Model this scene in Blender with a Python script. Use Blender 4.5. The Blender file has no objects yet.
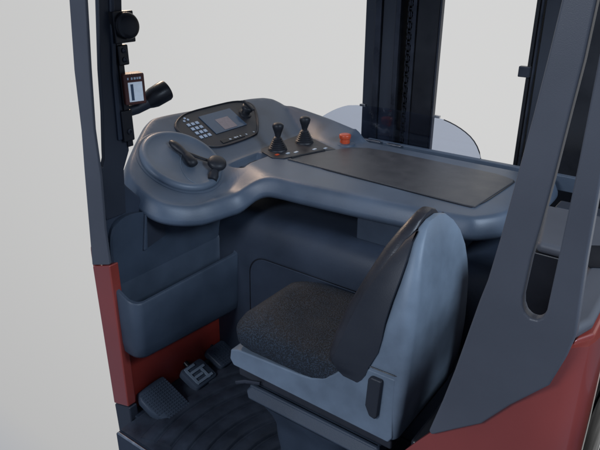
import bpy, bmesh, math, random
from mathutils import Vector, Matrix
from mathutils.geometry import delaunay_2d_cdt
R = math.radians
random.seed(4)
sc = bpy.context.scene

# ---------------------------------------------------------------- camera
cam_d = bpy.data.cameras.new('camera'); cam = bpy.data.objects.new('camera', cam_d)
sc.collection.objects.link(cam); sc.camera = cam
cam.location = (0, 0, 1.9)
cam.rotation_euler = (R(90 - 23.9), 0, R(36.5))
cam_d.sensor_width = 36; cam_d.lens = 36.6; cam_d.clip_start = .02; cam_d.clip_end = 200

# ---------------------------------------------------------------- backdrop and studio lamps
w = bpy.data.worlds.new('World'); sc.world = w; w.use_nodes = True
wn = w.node_tree.nodes; wl = w.node_tree.links
bg = wn['Background']
tc = wn.new('ShaderNodeTexCoord'); dp = wn.new('ShaderNodeVectorMath'); dp.operation = 'DOT_PRODUCT'
dp.inputs[1].default_value = Vector((-.30, .93, .10)).normalized()
wl.new(tc.outputs['Generated'], dp.inputs[0])
rp = wn.new('ShaderNodeValToRGB'); wl.new(dp.outputs['Value'], rp.inputs[0]); wl.new(rp.outputs[0], bg.inputs[0])
e = rp.color_ramp.elements
e[0].position = 0; e[0].color = (.14, .18, .26, 1)
e[1].position = 1; e[1].color = (.67, .67, .668, 1)
for p, c in ((.30, (.30, .34, .42, 1)), (.46, (.50, .50, .50, 1)), (.62, (.56, .56, .558, 1)), (.80, (.615, .615, .612, 1)), (.94, (.66, .66, .657, 1))):
    k = e.new(p); k.color = c
bg.inputs[1].default_value = .98
sc.view_settings.view_transform = 'Standard'; sc.view_settings.look = 'None'
sc.view_settings.exposure = 0; sc.view_settings.gamma = 1

def lamp(name, loc, aim, size, power, col):
    d = bpy.data.lights.new(name, 'AREA'); d.shape = 'DISK'; d.size = size; d.energy = power; d.color = col
    o = bpy.data.objects.new(name, d); sc.collection.objects.link(o); o.location = loc
    o.rotation_euler = (Vector(aim) - Vector(loc)).to_track_quat('-Z', 'Y').to_euler()
lamp('key_lamp', (2.6, 1.6, 3.6), (-1.2, 1.8, .8), 1.4, 125, (.68, .82, 1.0))
lamp('warm_lamp', (-4.2, 3.2, 2.9), (-1.2, 1.8, .9), .6, 34, (1.0, .72, .52))
lamp('side_lamp', (-1.6, -3.0, 3.4), (-1.4, 1.6, .5), 1.4, 105, (.82, .89, 1.0))

# ---------------------------------------------------------------- materials
def mat(name, col, rough=.5, metal=0, noise=.25, nscale=6, bump=0, bscale=300, spec=.5, coat=0, trans=0, emis=None):
    m = bpy.data.materials.new(name); m.use_nodes = True
    nt = m.node_tree; N = nt.nodes; L = nt.links; b = N['Principled BSDF']
    b.inputs['Roughness'].default_value = rough; b.inputs['Metallic'].default_value = metal
    b.inputs['Specular IOR Level'].default_value = spec; b.inputs['Coat Weight'].default_value = coat
    t = N.new('ShaderNodeTexCoord')
    n = N.new('ShaderNodeTexNoise'); n.inputs['Scale'].default_value = nscale; n.inputs['Detail'].default_value = 5
    L.new(t.outputs['Object'], n.inputs[0])
    r = N.new('ShaderNodeValToRGB'); L.new(n.outputs[0], r.inputs[0])
    a, z = r.color_ramp.elements
    a.position = .3; z.position = .72
    a.color = tuple(c * (1 - noise) for c in col) + (1,); z.color = tuple(min(1, c * (1 + noise)) for c in col) + (1,)
    L.new(r.outputs[0], b.inputs['Base Color'])
    r2 = N.new('ShaderNodeMapRange'); r2.inputs[3].default_value = max(0, rough - .16); r2.inputs[4].default_value = min(1, rough + .18)
    L.new(n.outputs[0], r2.inputs[0]); L.new(r2.outputs[0], b.inputs['Roughness'])
    if bump:
        n2 = N.new('ShaderNodeTexNoise'); n2.inputs['Scale'].default_value = bscale; n2.inputs['Detail'].default_value = 3
        L.new(t.outputs['Object'], n2.inputs[0])
        bm_ = N.new('ShaderNodeBump'); bm_.inputs['Strength'].default_value = bump; bm_.inputs['Distance'].default_value = .002
        L.new(n2.outputs[0], bm_.inputs['Height']); L.new(bm_.outputs[0], b.inputs['Normal'])
    if emis:
        b.inputs['Emission Color'].default_value = emis[0] + (1,); b.inputs['Emission Strength'].default_value = emis[1]
    return m

M = {
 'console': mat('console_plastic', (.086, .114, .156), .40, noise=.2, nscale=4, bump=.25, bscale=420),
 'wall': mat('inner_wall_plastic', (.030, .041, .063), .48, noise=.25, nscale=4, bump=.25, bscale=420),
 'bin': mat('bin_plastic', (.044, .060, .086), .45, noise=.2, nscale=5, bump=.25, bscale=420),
 'pillar': mat('pillar_paint', (.090, .095, .112), .42, noise=.12, nscale=3, bump=.15, bscale=500),
 'post': mat('post_paint', (.030, .036, .050), .45, noise=.15, nscale=3),
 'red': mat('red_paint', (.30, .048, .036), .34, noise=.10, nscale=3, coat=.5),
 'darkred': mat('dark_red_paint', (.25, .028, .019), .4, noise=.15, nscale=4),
 'black': mat('black_steel', (.012, .013, .017), .35, noise=.3, nscale=8),
 'steel': mat('dark_rail_steel', (.05, .055, .07), .3, metal=.6, noise=.3, nscale=9),
 'metal': mat('bare_metal', (.55, .56, .58), .25, metal=1, noise=.15, nscale=30),
 'pad': mat('pad_rubber', (.064, .067, .075), .36, noise=.12, nscale=14, bump=.35, bscale=700),
 'panel': mat('panel_plastic', (.026, .028, .036), .45, noise=.2, nscale=20),
 'rubber': mat('knob_rubber', (.018, .020, .026), .45, noise=.25, nscale=30, bump=.2),
 'shell': mat('seat_shell_plastic', (.185, .235, .295), .5, noise=.22, nscale=7, bump=.2, bscale=350),
 'shellside': mat('seat_side_trim', (.024, .027, .036), .5, noise=.1, nscale=7, bump=.2, bscale=350),
 'leather': mat('seat_leather', (.026, .026, .032), .40, noise=.3, nscale=9, bump=.3, bscale=240),
 'disc': mat('disc_plastic', (.118, .150, .195), .38, noise=.14, nscale=6, bump=.2, bscale=420),
 'floor': mat('floor_mat_rubber', (.032, .040, .056), .40, noise=.35, nscale=12, bump=.3, bscale=260),
 'hood': mat('hood_plastic', (.085, .09, .105), .5, noise=.08, nscale=4),
 'white': mat('white_print', (.62, .68, .74), .5, noise=.1),
 'key': mat('key_caps', (.42, .52, .66), .4, noise=.1, nscale=50),
 'lcd': mat('screen_glass', (.07, .11, .17), .12, noise=.1),
 'lcd2': mat('screen_window', (.26, .22, .24), .2, noise=.12, nscale=60),
 'orange': mat('red_orange_button', (.62, .085, .03), .4, noise=.1),
 'lit': mat('lit_display', (.45, .52, .6), .3, noise=.1, nscale=80, emis=((.60, .70, .82), .30)),
 'case': mat('display_case', (.10, .034, .026), .45, noise=.2),
}
def fabric():
    m = mat('seat_fabric', (.020, .023, .028), .8, noise=.3, nscale=12)
    nt = m.node_tree; N = nt.nodes; L = nt.links; b = N['Principled BSDF']
    t = N.new('ShaderNodeTexCoord'); v = N.new('ShaderNodeTexNoise'); v.inputs['Scale'].default_value = 210; v.inputs['Detail'].default_value = 2
    L.new(t.outputs['Object'], v.inputs[0])
    r = N.new('ShaderNodeValToRGB'); r.color_ramp.elements[0].position = .46; r.color_ramp.elements[1].position = .62
    r.color_ramp.elements[0].color = (.006, .009, .014, 1); r.color_ramp.elements[1].color = (.028, .044, .068, 1)
    L.new(v.outputs[0], r.inputs[0]); L.new(r.outputs[0], b.inputs['Base Color'])
    bm_ = N.new('ShaderNodeBump'); bm_.inputs['Strength'].default_value = .9; bm_.inputs['Distance'].default_value = .004
    L.new(v.outputs[0], bm_.inputs['Height']); L.new(bm_.outputs[0], b.inputs['Normal'])
    b.inputs['Specular IOR Level'].default_value = .55; b.inputs['Roughness'].default_value = .5
    return m
M['fabric'] = fabric()
def glass():
    m = bpy.data.materials.new('tinted_glass'); m.use_nodes = True
    N = m.node_tree.nodes; L = m.node_tree.links; N.remove(N['Principled BSDF'])
    t = N.new('ShaderNodeBsdfTransparent'); t.inputs[0].default_value = (.74, .78, .86, 1)
    g = N.new('ShaderNodeBsdfGlossy'); g.inputs['Roughness'].default_value = .03
    f = N.new('ShaderNodeFresnel'); f.inputs[0].default_value = 1.45
    x = N.new('ShaderNodeMixShader'); L.new(f.outputs[0], x.inputs[0]); L.new(t.outputs[0], x.inputs[1]); L.new(g.outputs[0], x.inputs[2])
    L.new(x.outputs[0], N['Material Output'].inputs[0]); return m
M['glass'] = glass()

# ---------------------------------------------------------------- helpers
def link(name, bm, m, parent, smooth=35, bevel=0, seg=3, sub=0, label=None):
    me = bpy.data.meshes.new(name)
    bmesh.ops.recalc_face_normals(bm, faces=bm.faces)
    for f in bm.faces: f.smooth = True
    bm.to_mesh(me); bm.free()
    o = bpy.data.objects.new(name, me); sc.collection.objects.link(o)
    me.materials.append(M[m] if isinstance(m, str) else m); o.parent = parent
    if bevel:
        b = o.modifiers.new('b', 'BEVEL'); b.width = bevel; b.segments = seg; b.limit_method = 'ANGLE'; b.angle_limit = R(25)
        b.harden_normals = True
    if sub:
        s = o.modifiers.new('s', 'SUBSURF'); s.levels = s.render_levels = sub
    me.set_sharp_from_angle(angle=R(smooth))
    if label: o['label'] = label
    return o
def BM(): return bmesh.new()
def prism(bm, pts, ext):                       # closed polygon (3D) pushed along a vector
    ext = Vector(ext)
    a = [bm.verts.new(p) for p in pts]; b = [bm.verts.new(Vector(p) + ext) for p in pts]
    n = len(pts); bm.faces.new(a); bm.faces.new(b[::-1])
    for i in range(n): bm.faces.new((a[i], b[i], b[(i + 1) % n], a[(i + 1) % n]))
def box(bm, a, b, rot=None, piv=None):
    x0, y0, z0 = a; x1, y1, z1 = b
    P = [Vector(p) for p in ((x0, y0, z0), (x1, y0, z0), (x1, y1, z0), (x0, y1, z0))]
    Q = [p + Vector((0, 0, z1 - z0)) for p in P]
    if rot is not None:
        piv = Vector(piv or ((x0 + x1) / 2, (y0 + y1) / 2, (z0 + z1) / 2))
        P = [piv + rot @ (p - piv) for p in P]; Q = [piv + rot @ (p - piv) for p in Q]
    a = [bm.verts.new(p) for p in P]; b = [bm.verts.new(p) for p in Q]
    bm.faces.new(a[::-1]); bm.faces.new(b)
    for i in range(4): bm.faces.new((a[i], a[(i + 1) % 4], b[(i + 1) % 4], b[i]))
def loft(bm, rings, cap=True, closed=True):
    V = [[bm.verts.new(p) for p in r] for r in rings]; n = len(V[0])
    for a, b in zip(V, V[1:]):
        for i in range(n if closed else n - 1):
            bm.faces.new((a[i], a[(i + 1) % n], b[(i + 1) % n], b[i]))
    if cap and closed: bm.faces.new(V[0][::-1]); bm.faces.new(V[-1])
def lathe(bm, prof, c, ax=(0, 0, 1), n=32):    # prof: (r, h) along axis ax from c
    q = Vector(ax).normalized().to_track_quat('Z', 'Y'); c = Vector(c)
    loft(bm, [[c + q @ Vector((r * math.cos(2 * math.pi * i / n), r * math.sin(2 * math.pi * i / n), h)) for i in range(n)] for r, h in prof])
def tube(bm, pts, rad, n=12):
    pts = [Vector(p) for p in pts]; rings = []
    for i, p in enumerate(pts):
        d = (pts[min(i + 1, len(pts) - 1)] - pts[max(i - 1, 0)]).normalized(); q = d.to_track_quat('Z', 'Y')
        r = rad[i] if isinstance(rad, (list, tuple)) else rad
        rings.append([p + q @ Vector((r * math.cos(2 * math.pi * k / n), r * math.sin(2 * math.pi * k / n), 0)) for k in range(n)])
    loft(bm, rings)
def chaikin(P, it=2, closed=True):
    P = [Vector(p) for p in P]
    for _ in range(it):
        Q = []
        n = len(P)
        for i in range(n if closed else n - 1):
            a, b = P[i], P[(i + 1) % n]; Q += [a.lerp(b, .25), a.lerp(b, .75)]
        if not closed: Q = [P[0]] + Q + [P[-1]]
        P = Q
    return P
def resample(P, step):
    n = len(P); out = []; cum = [0]
    for i in range(n): cum.append(cum[-1] + (P[(i + 1) % n] - P[i]).length)
    k = max(8, int(cum[-1] / step)); j = 0
    for q in range(k):
        s = cum[-1] * q / k
        while cum[j + 1] < s: j += 1
        t = (s - cum[j]) / max(1e-9, cum[j + 1] - cum[j]); out.append(P[j].lerp(P[(j + 1) % n], t))
    return out
def ccw(P):
    A = sum(P[i].x * P[(i + 1) % len(P)].y - P[(i + 1) % len(P)].x * P[i].y for i in range(len(P)))
    return P if A > 0 else P[::-1]
def inside(p, poly):
    c = False; n = len(poly)
    for i in range(n):
        a, b = poly[i], poly[i - 1]
        if (a.y > p[1]) != (b.y > p[1]) and p[0] < (b.x - a.x) * (p[1] - a.y) / (b.y - a.y) + a.x: c = not c
    return c
def offset(P, d):                              # P ccw; d > 0 inwards
    n = len(P); out = []
    for i in range(n):
        t = (P[(i + 1) % n] - P[i - 1]).normalized(); out.append(P[i] + Vector((-t.y, t.x, 0)) * d)
    return out
def rrect(cx, cy, w_, h_, r, n=6):
    P = []
    for sx, sy, a0 in ((1, 1, 0), (-1, 1, 90), (-1, -1, 180), (1, -1, 270)):
        for k in range(n + 1):
            a = R(a0 + 90 * k / n); P.append((cx + sx * (w_ / 2 - r) + r * math.cos(a), cy + sy * (h_ / 2 - r) + r * math.sin(a)))
    return P
def sstep(a, b, x):
    t = min(1, max(0, (x - a) / (b - a))); return t * t * (3 - 2 * t)

truck = bpy.data.objects.new('reach_truck', None); sc.collection.objects.link(truck)
truck['label'] = 'operator cab of a reach truck with grey seat, blue-grey dash console and red body panels'
truck['category'] = 'forklift'

# ---------------------------------------------------------------- body: floor, walls
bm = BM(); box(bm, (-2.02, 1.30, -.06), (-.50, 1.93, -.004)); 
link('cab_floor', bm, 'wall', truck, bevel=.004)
# ribbed floor mat: curved ribs as real raised bands
bm = BM()
box(bm, (-1.862, 1.20, -.002), (-.62, 1.885, .006))
for k in range(9):
    r0 = .30 + k * .078; cx, cy = -.98, 1.45
    arc = []
    for j in range(49):
        a = R(75 + j * 150 / 48)
        arc.append((cx + r0 * math.cos(a), cy + r0 * math.sin(a)))
    seg = [p for p in arc if -1.80 < p[0] < -.64 and 1.215 < p[1] < 1.875]
    if len(seg) > 2:
        rings = []
        for i, p in enumerate(seg):
            a = math.atan2(p[1] - cy, p[0] - cx); d = Vector((math.cos(a), math.sin(a), 0)); q = Vector((p[0], p[1], .0055))
            rings.append([q - d * .034, q - d * .029 + Vector((0, 0, .008)), q - d * .024 + Vector((0, 0, .010)), q + d * .024 + Vector((0, 0, .010)), q + d * .029 + Vector((0, 0, .008)), q + d * .034])
        loft(bm, rings)
link('floor_mat', bm, 'floor', truck, smooth=40)
# entry sill, metal edged
bm = BM(); box(bm, (-1.868, 1.178, -.30), (-.5, 1.30, .0)); s_ = link('entry_sill', bm, 'wall', truck, bevel=.006)
bm = BM(); tube(bm, [(-1.855, 1.184, .002), (-1.2, 1.184, .002), (-.6, 1.184, .002)], .007); link('edge_strip', bm, 'metal', s_)
bm = BM(); box(bm, (-2.0, 1.19, -.36), (-.3, 2.2, -.30)); link('chassis_plate', bm, 'black', truck, bevel=.01)

# front wall (x = -1.92)
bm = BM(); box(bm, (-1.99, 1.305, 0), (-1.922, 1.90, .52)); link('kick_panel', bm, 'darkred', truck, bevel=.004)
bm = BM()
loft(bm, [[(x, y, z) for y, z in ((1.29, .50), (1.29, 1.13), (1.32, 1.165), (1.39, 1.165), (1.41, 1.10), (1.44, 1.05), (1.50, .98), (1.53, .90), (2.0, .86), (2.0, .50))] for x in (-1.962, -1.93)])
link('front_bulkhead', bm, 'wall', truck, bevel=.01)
# side wall under the console, extruded along x
prof = chaikin([(1.893, -.02, 0), (1.90, .30, 0), (1.91, .62, 0), (1.93, .745, 0), (1.985, .80, 0), (2.10, .815, 0), (2.36, .82, 0), (2.37, .885, 0)], 2, closed=False)
prof = [(p.x, p.y) for p in prof] + [(2.42, .885), (2.42, -.02)]
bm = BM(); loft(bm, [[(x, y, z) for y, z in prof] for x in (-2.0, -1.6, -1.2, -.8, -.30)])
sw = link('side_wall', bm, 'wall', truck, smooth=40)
# access cover outline on side wall
c = resample([Vector(p) for p in [(x, z, 0) for x, z in rrect(-1.37, .36, .66, .52, .09)]], .02)
c2 = [(p.x, p.y) for p in c]
bm = BM(); cx, cz = -1.37, .36
def wy(z): return 1.893 + .017 * max(0, z) / .62
loft(bm, [[(x, wy(z) - .004, z) for x, z in c2], [(x * .992 + cx * .008, wy(z) - .007, z * .992 + cz * .008) for x, z in c2]])
link('access_cover', bm, 'wall', sw, smooth=30)
bm = BM()
n = len(c2); ringo = [(x, wy(z) - .0042, z) for x, z in [((x - cx) * 1.018 + cx, (z - cz) * 1.018 + cz) for x, z in c2]]
ringi = [(x, wy(z) - .0046, z) for x, z in c2]
loft(bm, [ringo, ringi], cap=False); link('cover_gasket', bm, 'black', sw)
bm = BM(); box(bm, (-1.20, 2.02, .80), (-.78, 2.34, .93)); link('relay_box', bm, 'bin', truck, bevel=.008)

# upper moulding carrying the storage bin: arched plate
arch = chaikin([(1.305, .40, 0), (1.305, .80, 0), (1.33, .92, 0), (1.42, .945, 0), (1.56, .90, 0), (1.97, .87, 0), (1.985, .40, 0)], 2)
bm = BM(); loft(bm, [[(x, p.x + s * (1 if p.x < 1.6 else -1), p.y) for p in arch] for x, s in ((-1.932, 0), (-1.916, 0), (-1.908, .008))])
up = link('bin_backing', bm, 'bin', truck, smooth=30)
bm = BM()   # wedge pocket: raised lip beside a dark plate painting the recess shade
prism(bm, [(-1.912, 1.462, .76), (-1.912, 1.482, .76), (-1.912, 1.50, .915), (-1.912, 1.488, .915)], (.016, 0, 0))
link('pocket_lip', bm, 'bin', up, bevel=.005)
bm = BM(); prism(bm, [(-1.910, 1.485, .762), (-1.910, 1.590, .785), (-1.910, 1.582, .87), (-1.910, 1.503, .90)], (.0065, 0, 0)); link('pocket_shade', bm, 'post', up)

# storage bin
def bin_ring(x0, x1, y0, y1, zf, zb, r=.045, ins=0):
    P = []
    for (sx, sy, a0) in ((1, 1, 0), (0, 1, 90), (0, 0, 180), (1, 0, 270)):
        cx = (x1 - r) if sx else (x0 + r * .4); cy = (y1 - r) if sy else (y0 + r)
        rx = r if sx else r * .4
        for k in range(8):
            a = R(a0 + 90 * k / 7); P.append((cx + rx * math.cos(a), cy + r * math.sin(a)))
    out = []
    for x, y in P:
        t = (x - x0) / (x1 - x0); out.append((x, y, zb + (zf - zb) * t))
    return out
o_ = []
bx0, bx1, by0, by1 = -1.925, -1.785, 1.292, 1.945
outer = [(.03, .29, .29, .10), (.008, .30, .30, .06), (0, .335, .335, .05)]
rings = []
def tilt(r, k=.05):                            # bottom drops towards the far end
    return [(x, y, z + k * (1 - (y - by0) / (by1 - by0))) for x, y, z in r]
rings.append(tilt(bin_ring(bx0, bx1 - .07, by0 + .06, by1 - .06, .262, .262)))
rings.append(tilt(bin_ring(bx0, bx1 - .035, by0 + .025, by1 - .03, .272, .272)))
rings.append(tilt(bin_ring(bx0, bx1 - .010, by0 + .006, by1 - .01, .30, .30)))
rings.append(tilt(bin_ring(bx0, bx1, by0, by1, .35, .35)))
rings.append(bin_ring(bx0, bx1 + .004, by0, by1, .598, .655))
rings.append(bin_ring(bx0 + .003, bx1, by0 + .004, by1 - .004, .606, .664))
rings.append(bin_ring(bx0 + .012, bx1 - .012, by0 + .016, by1 - .016, .606, .664))
rings.append(bin_ring(bx0 + .018, bx1 - .020, by0 + .024, by1 - .024, .592, .65, .03))
rings.append(bin_ring(bx0 + .022, bx1 - .032, by0 + .05, by1 - .05, .36, .36, .03))
bm = BM(); loft(bm, rings); link('storage_bin', bm, 'bin', truck, smooth=45)

# ---------------------------------------------------------------- pedals
def pedal(y, kind, loc_x=-1.84, w_=.15, l_=.16):
    rot = Matrix.Rotation(R(24), 3, 'Y')
    c = Vector((loc_x + .022, y - .012, .036))
    bm = BM()
    if kind == 'big':
        pts = chaikin([(-.10, -.085, 0), (-.108, -.02, 0), (-.108, .075, 0), (-.10, .085, 0), (.085, .085, 0), (.095, .075, 0), (.095, -.03, 0), (.05, -.085, 0)], 1)
    else:
        pts = [Vector((a_, b_, 0)) for a_, b_ in rrect(0, 0, l_, w_, .018, 4)]
    loft(bm, [[c + rot @ (p * s + Vector((0, 0, h))) for p in pts] for s, h in ((1, -.022), (1, .004), (.96, .012), (.93, .013))])
    o = link('pedal', bm, 'bin', truck, smooth=45)
    bm = BM()
    if kind == 'ribs':
        for k in range(4):
            box(bm, (-.055 + .03 * k, -.05, .013), (-.042 + .03 * k, .05 if k % 2 else .012, .019))
        box(bm, (-.045, -.052, .0132), (.04, -.040, .0195)); box(bm, (-.02, .018, .0131), (.05, .030, .0193))
        for v in bm.verts: v.co = c + rot @ v.co
        link('grip_pad', bm, 'shell', o)
    else:
        for i in range(13):
            for j in range(11):
                x, y_ = -.084 + i * .0135, -.075 + j * .0145
                if kind != 'big' and (abs(x) > l_ * .4 or abs(y_) > w_ * .4): continue
                if kind == 'big' and (x > .085 or y_ > .072 or (x > .05 and y_ < -.05)): continue
                box(bm, (x, y_, .0128), (x + .008, y_ + .008, .0158))
        for v in bm.verts: v.co = c + rot @ v.co
        link('grip_pad', bm, 'bin', o)
    bm = BM(); tube(bm, [c + Vector((-.09, 0, .03)), c + Vector((0, 0, -.02)), c + Vector((.03, 0, -.055))], .013); link('pedal_arm', bm, 'black', o)
    return o
pedal(1.425, 'big'); pedal(1.66, 'ribs', -1.855, .14, .13); pedal(1.845, 'plain', -1.875, .13, .13)

# ---------------------------------------------------------------- dash and console shell
T30 = math.tan(R(30))
def zP(x): return .96 + T30 * (-1.862 - x)
RIM = [(-2.35, .0), (-2.2, .0)]
def H(x, y):
    p = zP(x)
    if x < -1.93: z = max(1.0, p)
    else: z = 1.0 - (1.0 - max(.925, p)) * (1 - sstep(1.90, 2.10, y + (x + 1.86) * .4))
    u_ = max(abs(x + 1.868) / .036, abs(y - 2.13 - (x + 1.868) * .4) / .105)
    z -= .030 * (1 - sstep(.72, 1.12, u_))
    # raised rear rim: foot line to top line
    if -1.97 < x < -1.50 or x <= -1.97:
        yf = 2.63 + (x + 1.93) * (-.42) if x > -1.93 else 2.63
        yt = 2.73
        if x > -1.66: amp = 0.06 * (1 - sstep(-1.66, -1.56, x))
        else: amp = min(.175, .055 + (-1.66 - x) * .14)
        if y > yf:
            t = min(1, (y - yf) / max(.03, yt - yf)); z = max(z, 1.0 + amp * (t ** .8))
    return z
OUT = [(-.73, 2.025), (-.655, 2.10), (-.60, 2.20), (-.575, 2.45), (-.575, 2.72), (-.61, 2.745), (-1.1, 2.745), (-1.55, 2.75), (-1.72, 2.775), (-1.95, 2.79), (-2.14, 2.78), (-2.25, 2.72),
       (-2.285, 2.5), (-2.29, 2.2), (-2.31, 1.93), (-2.30, 1.84), (-2.19, 1.66), (-2.10, 1.53), (-2.01, 1.475), (-1.86, 1.49), (-1.785, 1.57), (-1.735, 1.72), (-1.72, 1.84), (-1.68, 1.925), (-1.60, 1.957), (-1.45, 1.96), (-1.1, 1.99)]
out = ccw(resample(chaikin([(x, y, 0) for x, y in OUT], 1), .018))
NO = len(out)
def smooth_n(P, it=6):
    for _ in range(it): P = [(P[i - 1] + P[i] * 2 + P[(i + 1) % len(P)]) / 4 for i in range(len(P))]
    return P
inn = smooth_n(offset(out, .052), 4)
bm = BM()
# rings from bottom to top
def ring(off, dz, sm=2):
    P = smooth_n(offset(out, off), sm); return [(p.x, p.y, H(q.x, q.y) + dz) for p, q in zip(P, inn)]
rings = [ring(.13, -.102, 30), ring(.075, -.100, 16), ring(.035, -.096, 8), ring(.010, -.088, 4), ring(.001, -.074), ring(.003, -.058), ring(.020, -.024), ring(.028, -.010), ring(.036, -.003), ring(.046, -.0004)]
rings[0] = [(x, y, min(z, .895)) for x, y, z in rings[0]]
rings[1] = [(x, y, min(z, .93)) for x, y, z in rings[1]]
V = [[bm.verts.new(p) for p in r] for r in rings]
for a, b in zip(V, V[1:]):
    for i in range(NO): bm.faces.new((a[i], a[(i + 1) % NO], b[(i + 1) % NO], b[i]))
pts2 = [Vector((p.x, p.y)) for p in inn]; core = [Vector((p.x, p.y)) for p in smooth_n(offset(out, .064), 4)]
g = .016; ext = []
yy = 1.45
while yy < 2.80:
    xx = -2.35
    while xx < -.6:
        if inside((xx, yy), core):
            ext.append(Vector((xx, yy)))
            if -1.94 < xx < -1.80 and 1.98 < yy < 2.28:
                for q_ in range(1, 9): ext.append(Vector((xx + (q_ % 3) * g / 3, yy + (q_ // 3) * g / 3)))
        xx += g
    yy += g
n0 = len(pts2)
cv, ce, cf, ov, oe, of = delaunay_2d_cdt(pts2 + ext, [(i, (i + 1) % n0) for i in range(n0)], [], 1, 1e-6)
vs = [bm.verts.new((v.x, v.y, H(v.x, v.y))) for v in cv]
for f in cf:
    try: bm.faces.new([vs[i] for i in f])
    except ValueError: pass
bm.verts.ensure_lookup_table()
for i in range(n0):                            # stitch top edge ring
    pass
# connect last ring to inner boundary of the cdt
idx = {}
for k, lst in enumerate(ov):
    for o in lst:
        if o < n0: idx[o] = k
for i in range(n0):
    a, b = V[-1][i], V[-1][(i + 1) % NO]; c_, d_ = vs[idx[(i + 1) % n0]], vs[idx[i]]
    if c_ != d_: bm.faces.new((a, b, c_, d_))
bm.faces.new(V[0][::-1])
dash = link('dash_console', bm, 'console', truck, smooth=70)

# frame on the tilted dash plane: u = +y, v = down the slope towards the operator, n = up
cosT, sinT = math.cos(R(30)), math.sin(R(30))
def dp3(u, s, h=0):                            # u: world y; s: world x on the plane; h: height above plane
    return Vector((s + sinT * h, u, zP(s) + cosT * h))
def on_dash(bm, pts, h0, h1, shrink=1):
    cx = sum(p[0] for p in pts) / len(pts); cy = sum(p[1] for p in pts) / len(pts)
    loft(bm, [[dp3(p[1], p[0], h0) for p in pts], [dp3(p[1], p[0], h1) for p in pts]])
# steering disc
dc = dp3(1.805, -2.005, 0); nrm = Vector((sinT, 0, cosT))
bm = BM(); lathe(bm, [(.188, -.004), (.192, .004), (.190, .014), (.182, .022), (.172, .025), (.163, .0225), (.158, .0195), (.10, .0185), (.02, .0182)], dc, nrm, 72)
wheel = link('steering_disc', bm, 'disc', truck, smooth=60)
bm = BM(); lathe(bm, [(.200, -.004), (.205, .0015), (.196, .0045), (.188, .002)], dc, nrm, 72); link('disc_surround', bm, 'console', wheel, smooth=60)
def dd(u, s, h): return dp3(u, s, h)
# grip bar: two lobed dark handle with thin connecting link to the knob
bm = BM()
def lobe(path, rad, flat=.6, h=.032):
    rings = []
    P = [dd(u, s, h) for u, s in path]
    for i, p in enumerate(P):
        d = (P[min(i + 1, len(P) - 1)] - P[max(i - 1, 0)]).normalized(); side = d.cross(nrm).normalized()
        rings.append([p + side * (rad[i] * math.cos(2 * math.pi * k / 16)) + nrm * (flat * rad[i] * math.sin(2 * math.pi * k / 16)) for k in range(16)])
    loft(bm, rings)
lobe([(1.812, -2.095), (1.812, -2.088), (1.814, -2.07), (1.818, -2.045), (1.822, -2.02), (1.820, -1.995), (1.815, -1.965), (1.812, -1.95), (1.811, -1.943)],
     [.005, .015, .021, .021, .017, .022, .027, .022, .007], .75, .036)
link('grip_bar', bm, 'rubber', wheel, smooth=70)
bm = BM(); lobe([(1.835, -2.02), (1.875, -1.975), (1.915, -1.935)], [.010, .009, .009], .6, .032); link('grip_link', bm, 'rubber', wheel, smooth=60)
kb = dd(1.842, -1.862, .018); kt = dd(1.908, -1.908, .048); kx = (kt - kb).normalized()
bm = BM(); tube(bm, [kb, kb + (kt - kb) * .25, kb + (kt - kb) * .6, kt], [.021, .024, .017, .018], 20); link('knob_foot', bm, 'rubber', wheel, smooth=60)
bm = BM(); lathe(bm, [(.012, -.02), (.031, -.013), (.042, -.003), (.044, .006), (.041, .016), (.031, .023), (.016, .026), (.003, .027)], kt, (sinT * .9, -.10, cosT), 32)
link('steering_knob', bm, 'rubber', wheel, smooth=70)
# crescent seam on disc
bm = BM(); arc = [dd(p.y, p.x, .0195) for p in chaikin([(-2.04, 1.84, 0), (-2.019, 1.814, 0), (-1.99, 1.773, 0), (-1.93, 1.737, 0), (-1.888, 1.741, 0), (-1.853, 1.772, 0)], 2, closed=False)]
tube(bm, arc, .0016, 6); link('seam_line', bm, 'shell', wheel)

# instrument cluster
cl = [(-2.184, 1.947), (-2.216, 1.996), (-2.238, 2.081), (-2.238, 2.249), (-2.234, 2.43), (-2.20, 2.51), (-2.14, 2.49), (-2.033, 2.375), (-2.01, 2.32), (-2.007, 2.094), (-2.025, 2.02), (-2.076, 1.965), (-2.144, 1.935)]
cl = [(p.x, p.y) for p in chaikin([(a, b, 0) for a, b in cl], 2)]
bm = BM(); on_dash(bm, cl, -.004, .0025)
clu = link('instrument_cluster', bm, 'panel', truck, smooth=30)
bm = BM()
cxm = sum(p[0] for p in cl) / len(cl); cym = sum(p[1] for p in cl) / len(cl)
sc_ = lambda k: [(cxm + (p[0] - cxm) * k, cym + (p[1] - cym) * k) for p in cl]
loft(bm, [[dp3(p[1], p[0], h) for p in sc_(k)] for k, h in ((1.045, .0005), (1.04, .006), (1.015, .009), (.985, .006), (.98, .001))], cap=False)
link('cluster_rim', bm, 'panel', clu, smooth=50)
bm = BM(); on_dash(bm, [(-2.20, 2.115), (-2.20, 2.345), (-2.08, 2.345), (-2.08, 2.115)], .0025, .0065); link('display_screen', bm, 'lcd', clu, bevel=.002)
bm = BM(); on_dash(bm, [(-2.157, 2.185), (-2.157, 2.278), (-2.088, 2.278), (-2.088, 2.185)], .0066, .0078); link('screen_window', bm, 'lcd2', clu)
bm = BM()
for i in range(4):
    for j in range(3):
        s, u = -2.170 + .027 * i, 2.020 + .028 * j
        on_dash(bm, [(s - .008, u - .009), (s - .008, u + .009), (s + .008, u + .009), (s + .008, u - .009)], .0025, .006)
link('keypad', bm, 'key', clu, bevel=.001)
bm = BM()
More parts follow.
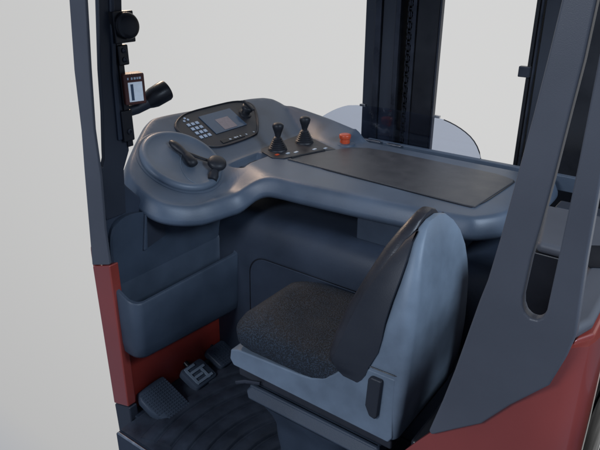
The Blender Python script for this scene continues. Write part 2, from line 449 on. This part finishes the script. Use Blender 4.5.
for s, u in ((-2.198, 2.018), (-2.200, 2.045), (-2.212, 2.035)): lathe(bm, [(.0065, .002), (.0065, .005), (.004, .0052)], dp3(u, s), nrm, 14)
link('indicator_lamps', bm, 'key', clu)
bm = BM()
on_dash(bm, [(-2.043, 2.10), (-2.043, 2.262), (-2.022, 2.262), (-2.022, 2.10)], .0025, .0058)
link('soft_key_bar', bm, 'black', clu, bevel=.0015)
bm = BM()
for u, a in ((2.160, .007), (2.197, .008), (2.213, .004), (2.235, .004), (2.283, .005), (2.341, .005)):
    bm = BM(); on_dash(bm, [(-2.036, u - a), (-2.033, u + a), (-2.027, u + a * .6), (-2.030, u - a)], .0026 if u > 2.262 else .0059, .0034 if u > 2.262 else .0066); link('key_symbol', bm, 'white', clu)
bm = BM(); lathe(bm, [(.036, .002), (.034, .010), (.024, .013), (.022, .030), (.030, .034), (.031, .048), (.027, .054), (.010, .056)], dp3(2.405, -2.145), nrm, 28)
bm2 = BM(); on_dash(bm2, [(-2.18, 2.398), (-2.18, 2.412), (-2.11, 2.412), (-2.11, 2.398)], .054, .064)
kn = link('rotary_switch', bm, 'rubber', clu, smooth=50); link('switch_grip', bm2, 'rubber', clu, bevel=.003)

# black sheet painting in the shade of the small tray between disc and joysticks
bm = BM(); bm.faces.new([bm.verts.new((x, y + (x + 1.868) * .4, H(x, y + (x + 1.868) * .4) + .002)) for x, y in rrect(-1.868, 2.13, .046, .145, .012, 4)])
link('tray_shade', bm, 'black', truck)

# ---------------------------------------------------------------- joystick panel
def flat(name, pts, z0, z1, m, par, bev=.003, it=0):
    P = chaikin([(x, y, 0) for x, y in pts], it) if it else [Vector((x, y, 0)) for x, y in pts]
    bm = BM(); prism(bm, [(p.x, p.y, z0) for p in P], (0, 0, z1 - z0)); return link(name, bm, m, par, bevel=bev, seg=2)
jp = flat('joystick_panel', [(-1.925, 2.275), (-1.925, 2.60), (-1.86, 2.592), (-1.615, 2.485), (-1.655, 2.435), (-1.735, 2.215), (-1.79, 2.19), (-1.89, 2.235)], .9995, 1.006, 'panel', truck, .002)
bm = BM(); tube(bm, [(-1.705, 2.235, 1.009), (-1.69, 2.30, 1.009), (-1.645, 2.43, 1.009)], .005, 8); link('panel_trim', bm, 'black', jp)
bm = BM()
for x, y, a in ((-1.765, 2.285, .010), (-1.745, 2.325, .012), (-1.70, 2.42, .012), (-1.665, 2.465, .010)):
    bm = BM(); box(bm, (x - .006, y - a, 1.006), (x + .006, y + a, 1.0085)); link('panel_mark', bm, 'white', jp)
bm = BM(); box(bm, (-1.80, 2.225, 1.006), (-1.785, 2.245, 1.009)); link('warning_lamp', bm, 'orange', jp)
def joystick(x, y, s=1.0, ry=0):
    bm = BM(); c = Vector((x, y, 1.006))
    prof = [(.052, 0), (.050, .006)]
    for k in range(6):
        r = .046 - k * .0045; h = .010 + k * .0105
        prof += [(r, h), (r + .003, h + .004), (r - .002, h + .0085)]
    prof += [(.016, .078)]
    lathe(bm, [(r * s * 1.08, h * s) for r, h in prof], c, (0, 0, 1), 32)
    b = link('joystick', bm, 'rubber', jp.parent, smooth=50)
    bm = BM(); lathe(bm, [(r * s * 1.12, h * s) for r, h in ((.013, .070), (.015, .085), (.019, .100), (.025, .118), (.029, .132), (.0285, .143), (.024, .151), (.016, .156), (.005, .158))], c, (math.sin(ry), .05, 1), 28)
    link('knob', bm, 'rubber', b, smooth=60)
    return b
joystick(-1.845, 2.305, .87); joystick(-1.815, 2.49, .87)
# emergency stop
bm = BM(); lathe(bm, [(.050, -.02), (.052, .0), (.048, .012), (.040, .014)], (-1.625, 2.585, 1.0), (0, 0, 1), 36); eb = link('emergency_stop', bm, 'console', truck, smooth=45)
bm = BM(); lathe(bm, [(.024, .010), (.026, .02), (.024, .035), (.029, .038), (.031, .050), (.030, .057), (.026, .060), (.010, .0605)], (-1.625, 2.585, 1.0), (0, 0, 1), 32); link('stop_button', bm, 'orange', eb, smooth=45)
# pad
padp = [(-1.715, 2.215), (-1.64, 2.43), (-1.57, 2.56), (-1.50, 2.60), (-1.38, 2.615), (-.83, 2.60), (-.742, 2.565), (-.735, 2.535), (-.758, 2.168), (-.80, 2.163)]
pad = flat('writing_pad', padp, .9985, 1.0065, 'pad', truck, .003)
bm = BM(); cxp, cyp = -1.2, 2.39
pc = resample(chaikin([(x, y, 0) for x, y in padp], 1), .03)
loft(bm, [[(cxp + (p.x - cxp) * (1 + k), cyp + (p.y - cyp) * (1 + k * 2), z) for p in pc] for k, z in ((.004, 1.001), (.004, 1.0035), (.012, 1.0035), (.012, 1.001))], cap=False)
link('pad_gasket', bm, 'black', pad)
# rail behind the console
bm = BM(); box(bm, (-1.60, 2.76, .93), (-.30, 2.79, 1.0)); link('console_rail', bm, 'console', truck, bevel=.004)
bm = BM(); box(bm, (-1.64, 2.725, 1.0), (-1.50, 2.745, 1.008)); box(bm, (-1.46, 2.725, 1.0), (-1.38, 2.745, 1.006)); link('glass_clamp', bm, 'metal', truck, bevel=.002)

# ---------------------------------------------------------------- glass shield
gp = chaikin([(-1.97, .95, 0), (-1.97, 1.03, 0), (-1.83, 1.125, 0), (-1.70, 1.168, 0), (-1.24, 1.168, 0), (-1.11, 1.135, 0), (-1.01, 1.07, 0), (-.965, .95, 0)], 2)
bm = BM(); prism(bm, [(p.x, 2.80, p.y) for p in gp], (0, .006, 0)); gl = link('glass_shield', bm, 'glass', truck)
bm = BM()
edge = [Vector((p.x, 2.803, p.y)) for p in gp if p.x > -1.2 and p.y > .96]
tube(bm, edge, .0028, 6); link('shield_edge', bm, 'black', gl)
for x in (-1.66, -1.235):
    bm = BM(); box(bm, (x - .012, 2.794, 1.160), (x + .022, 2.812, 1.172)); link('shield_clip', bm, 'metal', gl, bevel=.002)

# ---------------------------------------------------------------- mast
def column(name, x0, x1, y0, top=2.6, bot=-.4):
    return x0, x1
mast = None
bm = BM(); box(bm, (-1.78, 3.02, -.4), (-1.60, 3.30, 2.4)); mast = link('mast', bm, 'black', truck, bevel=.006)
def rail(x0, x1, y0, y1, m, z0=-.4, z1=2.4, b=.004, name='mast_rail'):
    bm = BM(); box(bm, (x0, y0, z0), (x1, y1, z1)); return link(name, bm, m, mast, bevel=b)
rail(-1.775, -1.715, 2.995, 3.02, 'post'); rail(-1.712, -1.675, 2.985, 3.018, 'steel'); rail(-1.672, -1.595, 3.0, 3.02, 'post')
rail(-1.592, -1.565, 2.99, 3.10, 'steel'); rail(-1.56, -1.50, 3.06, 3.12, 'black')
rail(-1.495, -1.475, 2.99, 3.12, 'steel'); rail(-1.472, -1.352, 3.0, 3.05, 'black'); rail(-1.350, -1.340, 2.995, 3.03, 'steel')
bm = BM()
for k in range(88):
    z = -.3 + k * .028
    for dx in ((-.012, .012) if k % 2 else (-.005, .005)): box(bm, (-1.53 + dx - .003, 3.035, z), (-1.53 + dx + .003, 3.052, z + .024))
    box(bm, (-1.548, 3.04, z + .008), (-1.512, 3.047, z + .014))
link('lift_chain', bm, 'steel', mast)
bm = BM(); box(bm, (-.885, 3.0, -.4), (-.865, 3.3, 2.4)); m2 = link('mast', bm, 'black', truck, bevel=.005)
mast = m2
rail(-.860, -.850, 2.99, 3.02, 'steel'); rail(-.845, -.76, 3.01, 3.30, 'post'); rail(-.755, -.40, 3.0, 3.4, 'black'); rail(-.395, -.15, 3.1, 3.4, 'black')
bm = BM(); box(bm, (-.915, 2.97, 1.37), (-.862, 3.0, 1.42)); link('mast_bracket', bm, 'steel', mast, bevel=.004)
# ---------------------------------------------------------------- left front post
A_out = [(-1.885, 2.05), (-1.899, 1.762), (-1.929, 1.53), (-1.940, 1.313), (-1.959, 1.155), (-1.986, .90), (-2.003, .737)]
A_in = [(-1.886, .775), (-1.886, .926), (-1.866, 1.15), (-1.866, 1.327), (-1.842, 1.54), (-1.812, 1.766), (-1.79, 2.05)]
bm = BM(); prism(bm, [(x, 1.275, z) for x, z in A_out + A_in], (0, .016, 0)); fp = link('front_post', bm, 'pillar', truck, bevel=.006)
bm = BM(); prism(bm, [(x, 1.276, z) for x, z in [(-2.003, .733), (-2.0, .03), (-1.895, .06), (-1.886, .771)]], (0, .045, 0)); link('post_panel', bm, 'red', fp, bevel=.006)
bm = BM(); prism(bm, [(-2.012, 1.285, .82), (-2.03, 1.30, .70), (-2.03, 1.30, .35), (-2.012, 1.285, .25)], (.02, .02, 0)); link('side_flare', bm, 'red', fp, bevel=.004)
bm = BM(); prism(bm, [(x, 1.277, z) for x, z in [(-2.0, .026), (-1.99, -.36), (-1.88, -.36), (-1.89, .056)]], (0, .045, 0)); link('post_foot', bm, 'post', fp, bevel=.008)
# inner frame with slot (rear facing)
P = [(1.31, .95), (1.298, 1.185), (1.306, 1.163), (1.326, 1.163), (1.340, 1.195), (1.343, 1.225), (1.361, 1.367), (1.372, 1.519), (1.401, 1.755), (1.425, 2.05), (1.53, 2.05), (1.500, 1.751), (1.470, 1.506), (1.462, 1.346), (1.455, 1.198), (1.42, 1.13), (1.405, .95)]
bm = BM(); prism(bm, [(-1.932, y, z) for y, z in P], (.022, 0, 0)); ip = link('inner_post', bm, 'post', truck, bevel=.008)
bm = BM(); prism(bm, [(-1.912, y, z) for y, z in [(1.405, 1.25), (1.415, 1.5), (1.445, 1.76), (1.465, 2.05), (1.485, 2.05), (1.462, 1.76), (1.435, 1.5), (1.425, 1.25)]], (.012, 0, 0)); link('post_ridge', bm, 'wall', ip, bevel=.004)
bm = BM(); box(bm, (-1.93, 1.447, 1.215), (-1.90, 1.472, 1.64)); link('mounting_strip', bm, 'black', ip, bevel=.003)

# devices on the strip: buzzer, screws, terminal, lamp
bm = BM(); box(bm, (-1.915, 1.435, 1.605), (-1.885, 1.525, 1.715)); bz = link('buzzer', bm, 'black', truck, bevel=.004)
bm = BM(); lathe(bm, [(.047, 0), (.047, .018), (.042, .026), (.03, .029), (.005, .030)], (-1.886, 1.484, 1.664), (1, -.15, .1), 36); link('buzzer_cap', bm, 'black', bz, smooth=50)
bm = BM(); box(bm, (-1.915, 1.446, 1.525), (-1.893, 1.492, 1.598)); sb = link('switch_plate', bm, 'black', truck, bevel=.005)
bm = BM()
for z in (1.578, 1.545): lathe(bm, [(.010, 0), (.010, .004), (.006, .005), (.004, .002)], (-1.893, 1.470, z), (1, 0, 0), 18)
link('plate_screw', bm, 'steel', sb)
bm = BM(); box(bm, (-1.915, 1.425, 1.24), (-1.890, 1.475, 1.36)); sb2 = link('lower_bracket', bm, 'black', truck, bevel=.005)
bm = BM(); lathe(bm, [(.011, 0), (.011, .005), (.006, .006), (.005, .001)], (-1.890, 1.452, 1.278), (1, 0, 0), 18); link('bracket_bolt', bm, 'steel', sb2)
# terminal: box turned a little to the operator
rz = Matrix.Rotation(R(-20), 3, 'Z')
piv = Vector((-1.90, 1.492, 1.442))
def tb(bm, a, b): box(bm, tuple(piv + Vector(a) * .82), tuple(piv + Vector(b) * .82), rz, piv)
bm = BM(); tb(bm, (-.022, -.048, -.075), (.045, .050, .065)); tm = link('terminal', bm, 'case', truck, bevel=.005)
bm = BM(); tb(bm, (.0455, -.030, -.060), (.0475, .036, .028)); link('terminal_screen', bm, 'lit', tm)
bm = BM(); tb(bm, (.0478, -.020, -.054), (.0484, -.007, .020)); link('screen_bar', bm, 'lcd', tm)
bm = BM()
for y, a in ((-.028, .004), (-.010, .005), (.004, .006), (.016, .004), (.028, .006)): tb(bm, (.0455, y - a * .8, .040), (.0475, y + a * .8, .050))
link('terminal_lettering', bm, 'white', tm)
# work lamp on an arm
bm = BM(); tube(bm, [(-1.92, 1.45, 1.345), (-1.92, 1.52, 1.352), (-1.91, 1.59, 1.376)], [.020, .024, .030], 14); wlmp = link('work_lamp', bm, 'post', truck, smooth=50)
bm = BM(); lathe(bm, [(.026, -.02), (.034, .0), (.040, .02), (.042, .078), (.039, .086), (.034, .086), (.030, .055), (.004, .050)], (-1.91, 1.58, 1.374), (.22, .9, .36), 28); link('lamp_head', bm, 'black', wlmp, smooth=40)

# ---------------------------------------------------------------- seat
def sec(z, xf, xb, yc, hw, r=.05, n=6):         # rounded rectangle section at height z
    L_ = xb - xf; return [(x, y, z) for x, y in rrect((xf + xb) / 2, yc, L_, hw * 2, min(r, L_ * .48, hw * .95), n)]
YC = 1.605
# shell (back part)
bm = BM()
S = [(.480, -.78, -.650, .222, .02), (.495, -.78, -.640, .232, .024), (.60, -.78, -.628, .236, .026), (.70, -.78, -.622, .236, .028), (.735, -.765, -.621, .235, .030),
     (.80, -.765, -.621, .232, .032), (.90, -.745, -.622, .222, .036), (.97, -.735, -.626, .210, .040), (1.04, -.722, -.635, .186, .04), (1.10, -.715, -.647, .155, .045), (1.145, -.712, -.660, .118, .03), (1.175, -.711, -.672, .078, .02), (1.188, -.709, -.680, .035, .01)]
S = [(z - .014 * sstep(.9, 1.15, z), a + .024 * sstep(.74, .82, z) - .012 * sstep(1.08, 1.18, z), b, h, r) for z, a, b, h, r in S]
loft(bm, [sec(z, a, b, YC, h, r, 7) for z, a, b, h, r in S])
seat = link('seat', bm, 'shell', truck, smooth=45, label='blue-grey seat shell')
# base tray
bm = BM()
ys = (YC - .2368, YC + .2368)
pr_ = [(-1.325, .485), (-1.342, .51), (-1.335, .552), (-1.30, .565), (-1.15, .575), (-1.02, .583), (-.965, .592), (-.92, .612), (-.88, .645), (-.845, .682), (-.81, .712), (-.77, .726), (-.655, .729), (-.652, .50), (-.665, .478)]
prism(bm, [(x, ys[0], z) for x, z in pr_], (0, ys[1] - ys[0], 0)); link('seat_tray', bm, 'shell', seat, bevel=.006)
# cushion
bm = BM(); rings = []
for z, fx, bx, hw, r in ((.575, -1.31, -.80, .215, .06), (.60, -1.345, -.80, .232, .08), (.635, -1.352, -.80, .236, .09), (.660, -1.335, -.80, .228, .09), (.676, -1.30, -.80, .205, .09), (.684, -1.25, -.80, .165, .08)):
    rings.append(sec(z, fx, bx, YC, hw, r, 8))
def dish(p):
    x, y, z = p
    t = sstep(-1.25, -1.0, x); z += .020 * math.cos((y - YC) * 9) * (1 - t) - .015 * t
    if z > .62: z += .022 * sstep(.12, .22, abs(y - YC)) * sstep(-1.2, -1.0, x)
    return (x, y, z)
loft(bm, [[dish(p) for p in r] for r in rings])
bmesh.ops.triangulate(bm, faces=[f for f in bm.faces if len(f.verts) > 4])
link('seat_cushion', bm, 'fabric', seat, smooth=80)
# back cushion: side wedge and front
def back_x(z): 
    t = max(0, (z - .62) / (1.185 - .62)); return -.94 + .215 * t ** 1.12 - .018 * math.sin(math.pi * min(1, t))
bm = BM(); rings = []
for z, hw in ((.60, .17), (.66, .215), (.72, .231), (.80, .230), (.90, .221), (.98, .204), (1.05, .180), (1.11, .147), (1.155, .105), (1.185, .066), (1.20, .03)):
    xf = back_x(z) - .014 * sstep(.95, 1.15, z); rings.append(sec(z - .010 * sstep(.9, 1.15, z), xf, -.70, YC, hw, .05, 6))
loft(bm, rings); link('backrest_cushion', bm, 'leather', seat, smooth=60)
bm = BM()
rings = []
for z, x0, x1, hw in ((.652, -.825, -.80, .234), (.660, -.852, -.785, .237), (.675, -.876, -.772, .238), (.70, -.895, -.758, .2385), (.735, -.903, -.748, .2385), (.80, -.890, -.740, .236), (.85, -.874, -.737, .232), (.90, -.857, -.735, .226), (.97, -.832, -.725, .214), (1.04, -.802, -.715, .192), (1.10, -.775, -.71, .162), (1.145, -.752, -.708, .124), (1.17, -.733, -.71, .09)):
    x0 += .032 * sstep(.69, .76, z); x1 += .024 * sstep(.74, .82, z) - .010 * sstep(1.08, 1.17, z); z -= .012 * sstep(.9, 1.15, z)
    rings.append([(x0, YC - hw + .012, z), (x0 + .012, YC - hw, z), (x1, YC - hw - .001, z), (x1, YC + hw + .001, z), (x0 + .012, YC + hw, z), (x0, YC + hw - .012, z), (x0 + .02, YC + hw - .05, z), (x0 + .02, YC - hw + .05, z)])
loft(bm, rings); link('side_bolster', bm, 'shellside', seat, smooth=50)
# piping seam
bm = BM(); tube(bm, [(-.742, YC - .240, .742), (-.70, YC - .2385, .742), (-.66, YC - .236, .742), (-.635, YC - .225, .742)], .0022, 6)
link('shell_seam', bm, 'black', seat)
bm = BM(); hp = [(x - .042, z + .012) for x, z in [(-.690, .70), (-.700, .69), (-.706, .585), (-.69, .550), (-.668, .545), (-.660, .56), (-.652, .70)]]
prism(bm, [(x, YC - .252, z) for x, z in hp], (0, .02, 0)); link('adjuster_handle', bm, 'shellside', seat, bevel=.006)
# slides and suspension
bm = BM(); box(bm, (-1.315, 1.385, .435), (-.66, 1.83, .484)); link('seat_slide', bm, 'panel', seat, bevel=.008)
bm = BM(); prism(bm, [(-1.24, 1.345, .385), (-1.26, 1.36, .405), (-1.24, 1.375, .43), (-.70, 1.375, .43), (-.68, 1.345, .385)], (0, .02, 0)); box(bm, (-1.25, 1.37, .375), (-.70, 1.83, .430)); susp = link('seat_suspension', bm, 'bin', truck, bevel=.008)
bm = BM(); tube(bm, [(-1.20, 1.375, .455), (-1.255, 1.355, .452), (-1.285, 1.335, .446)], .008, 10); link('slide_lever', bm, 'steel', susp)
bm = BM(); rings = []
for z, s in ((.0, .155), (.04, .165), (.12, .16), (.20, .168), (.26, .17), (.32, .185), (.36, .20), (.376, .205)):
    rings.append(sec(z, -1.0 - s * 1.15, -1.0 + s * 1.05, 1.59, s * 1.15, .10, 8))
loft(bm, rings); link('seat_pedestal', bm, 'bin', truck, smooth=60)

# ---------------------------------------------------------------- rear pillar with slot
L_ = [(-.483, .722), (-.455, .84), (-.433, .946), (-.395, 1.163), (-.383, 1.22), (-.369, 1.327), (-.354, 1.468), (-.339, 1.614), (-.328, 1.735), (-.321, 1.824), (-.31, 2.1)]
B_ = [(-.198, 1.9), (-.194, 1.504), (-.189, 1.33), (-.184, 1.237), (-.179, 1.150), (-.190, 1.085), (-.211, 1.004), (-.288, .908), (-.348, .820), (-.414, .765), (-.474, .714)]
SL = [(-.262, 2.1), (-.261, 1.826), (-.264, 1.722), (-.271, 1.624), (-.280, 1.485), (-.288, 1.384), (-.297, 1.30), (-.301, 1.205), (-.298, 1.185), (-.290, 1.168), (-.277, 1.159), (-.262, 1.160), (-.252, 1.170), (-.246, 1.190), (-.245, 1.241), (-.243, 1.337), (-.240, 1.523), (-.240, 2.1), (-.20, 2.1)]
bm = BM(); prism(bm, [(x, 1.236, z) for x, z in L_ + SL + B_], (0, .030, 0))
rpil = link('rear_pillar', bm, 'pillar', truck, bevel=.009, seg=4, smooth=35)

# guard frame and cross bars, added out of view to shade the cab
bm = BM()
for a, b in (((-2.0, 1.26, 2.10), (-1.92, 3.0, 2.16)), ((-.34, 1.24, 2.10), (-.20, 3.0, 2.16)), ((-1.92, 1.26, 2.10), (-.34, 1.34, 2.16)), ((-1.92, 2.92, 2.10), (-.34, 3.0, 2.16))): box(bm, a, b)
og = link('added_shade_guard', bm, 'pillar', truck, bevel=.008)
for k in range(9):
    bm = BM(); x = -1.79 + k * .165; box(bm, (x, 1.33, 2.105), (x + .11, 2.93, 2.15)); link('added_shade_bar', bm, 'pillar', og, bevel=.006)

# red body with rounded rear corner
def bodyring(z, y0=1.252, x0=-.62, ins=0):
    return [(x0 + .005, y0 + .03, z), (x0, y0, z), (x0 + .04, y0, z), (max(x0 + .08, -.30), y0 + .002, z), (-.24, y0 + .010, z), (-.19, y0 + .030, z), (-.160, y0 + .058, z), (-.146 + ins, y0 + .09, z), (-.140 + ins, y0 + .13, z), (-.150 + ins, 1.62, z), (-.18 + ins, 1.62, z), (-.18 + ins, 1.42, z), (-.20, 1.31, z), (-.27, y0 + .04, z)]
bm = BM()
rr = []
for z, x0 in ((-.35, -.60), (.30, -.60), (.55, -.575), (.60, -.555)): rr.append(bodyring(z, x0=x0))
for z, x0 in ((.66, -.515), (.71, -.48), (.80, -.42), (.90, -.36), (1.0, -.33), (1.09, -.30)): rr.append(bodyring(z, x0=x0, ins=-.012 * (z - .66)))
loft(bm, rr); body = link('rear_body', bm, 'red', truck, smooth=50)
bm = BM(); box(bm, (-.56, 1.30, -.3), (-.16, 2.36, .60)); link('seat_rear_wall', bm, 'black', truck, bevel=.01)
# hood
bm = BM()
prism(bm, [(-.245, 1.30, 1.10), (-.19, 1.285, 1.10), (-.166, 1.36, 1.10), (-.172, 2.02, 1.10), (-.47, 2.02, 1.10), (-.40, 1.70, 1.10), (-.245, 1.70, 1.10)], (0, 0, .035))
hood = link('rear_hood', bm, 'hood', truck, bevel=.016, seg=4)
bm = BM(); prism(bm, [(-.19, 1.30, 1.075), (-.158, 1.36, 1.075), (-.164, 2.02, 1.075), (-.19, 2.02, 1.075)], (0, 0, .024)); link('hood_lip', bm, 'red', hood, bevel=.006)
bm = BM(); prism(bm, [(-.238, 1.62, 1.1352), (-.205, 1.64, 1.1352), (-.195, 1.70, 1.1352), (-.205, 1.76, 1.1352), (-.24, 1.78, 1.1352), (-.30, 1.74, 1.1352)], (0, 0, .003)); link('hood_recess', bm, 'black', hood)
bm = BM(); box(bm, (-.46, 1.71, .60), (-.19, 1.99, 1.098)); link('hood_frame', bm, 'black', truck, bevel=.006)
bm = BM(); box(bm, (-.44, 2.03, .9), (-.15, 2.10, 1.13)); link('hood_rail', bm, 'post', truck, bevel=.006)
bm = BM(); box(bm, (-.105, 1.55, -.35), (.35, 2.3, .80)); bat = link('battery_housing', bm, 'wall', truck, bevel=.01)
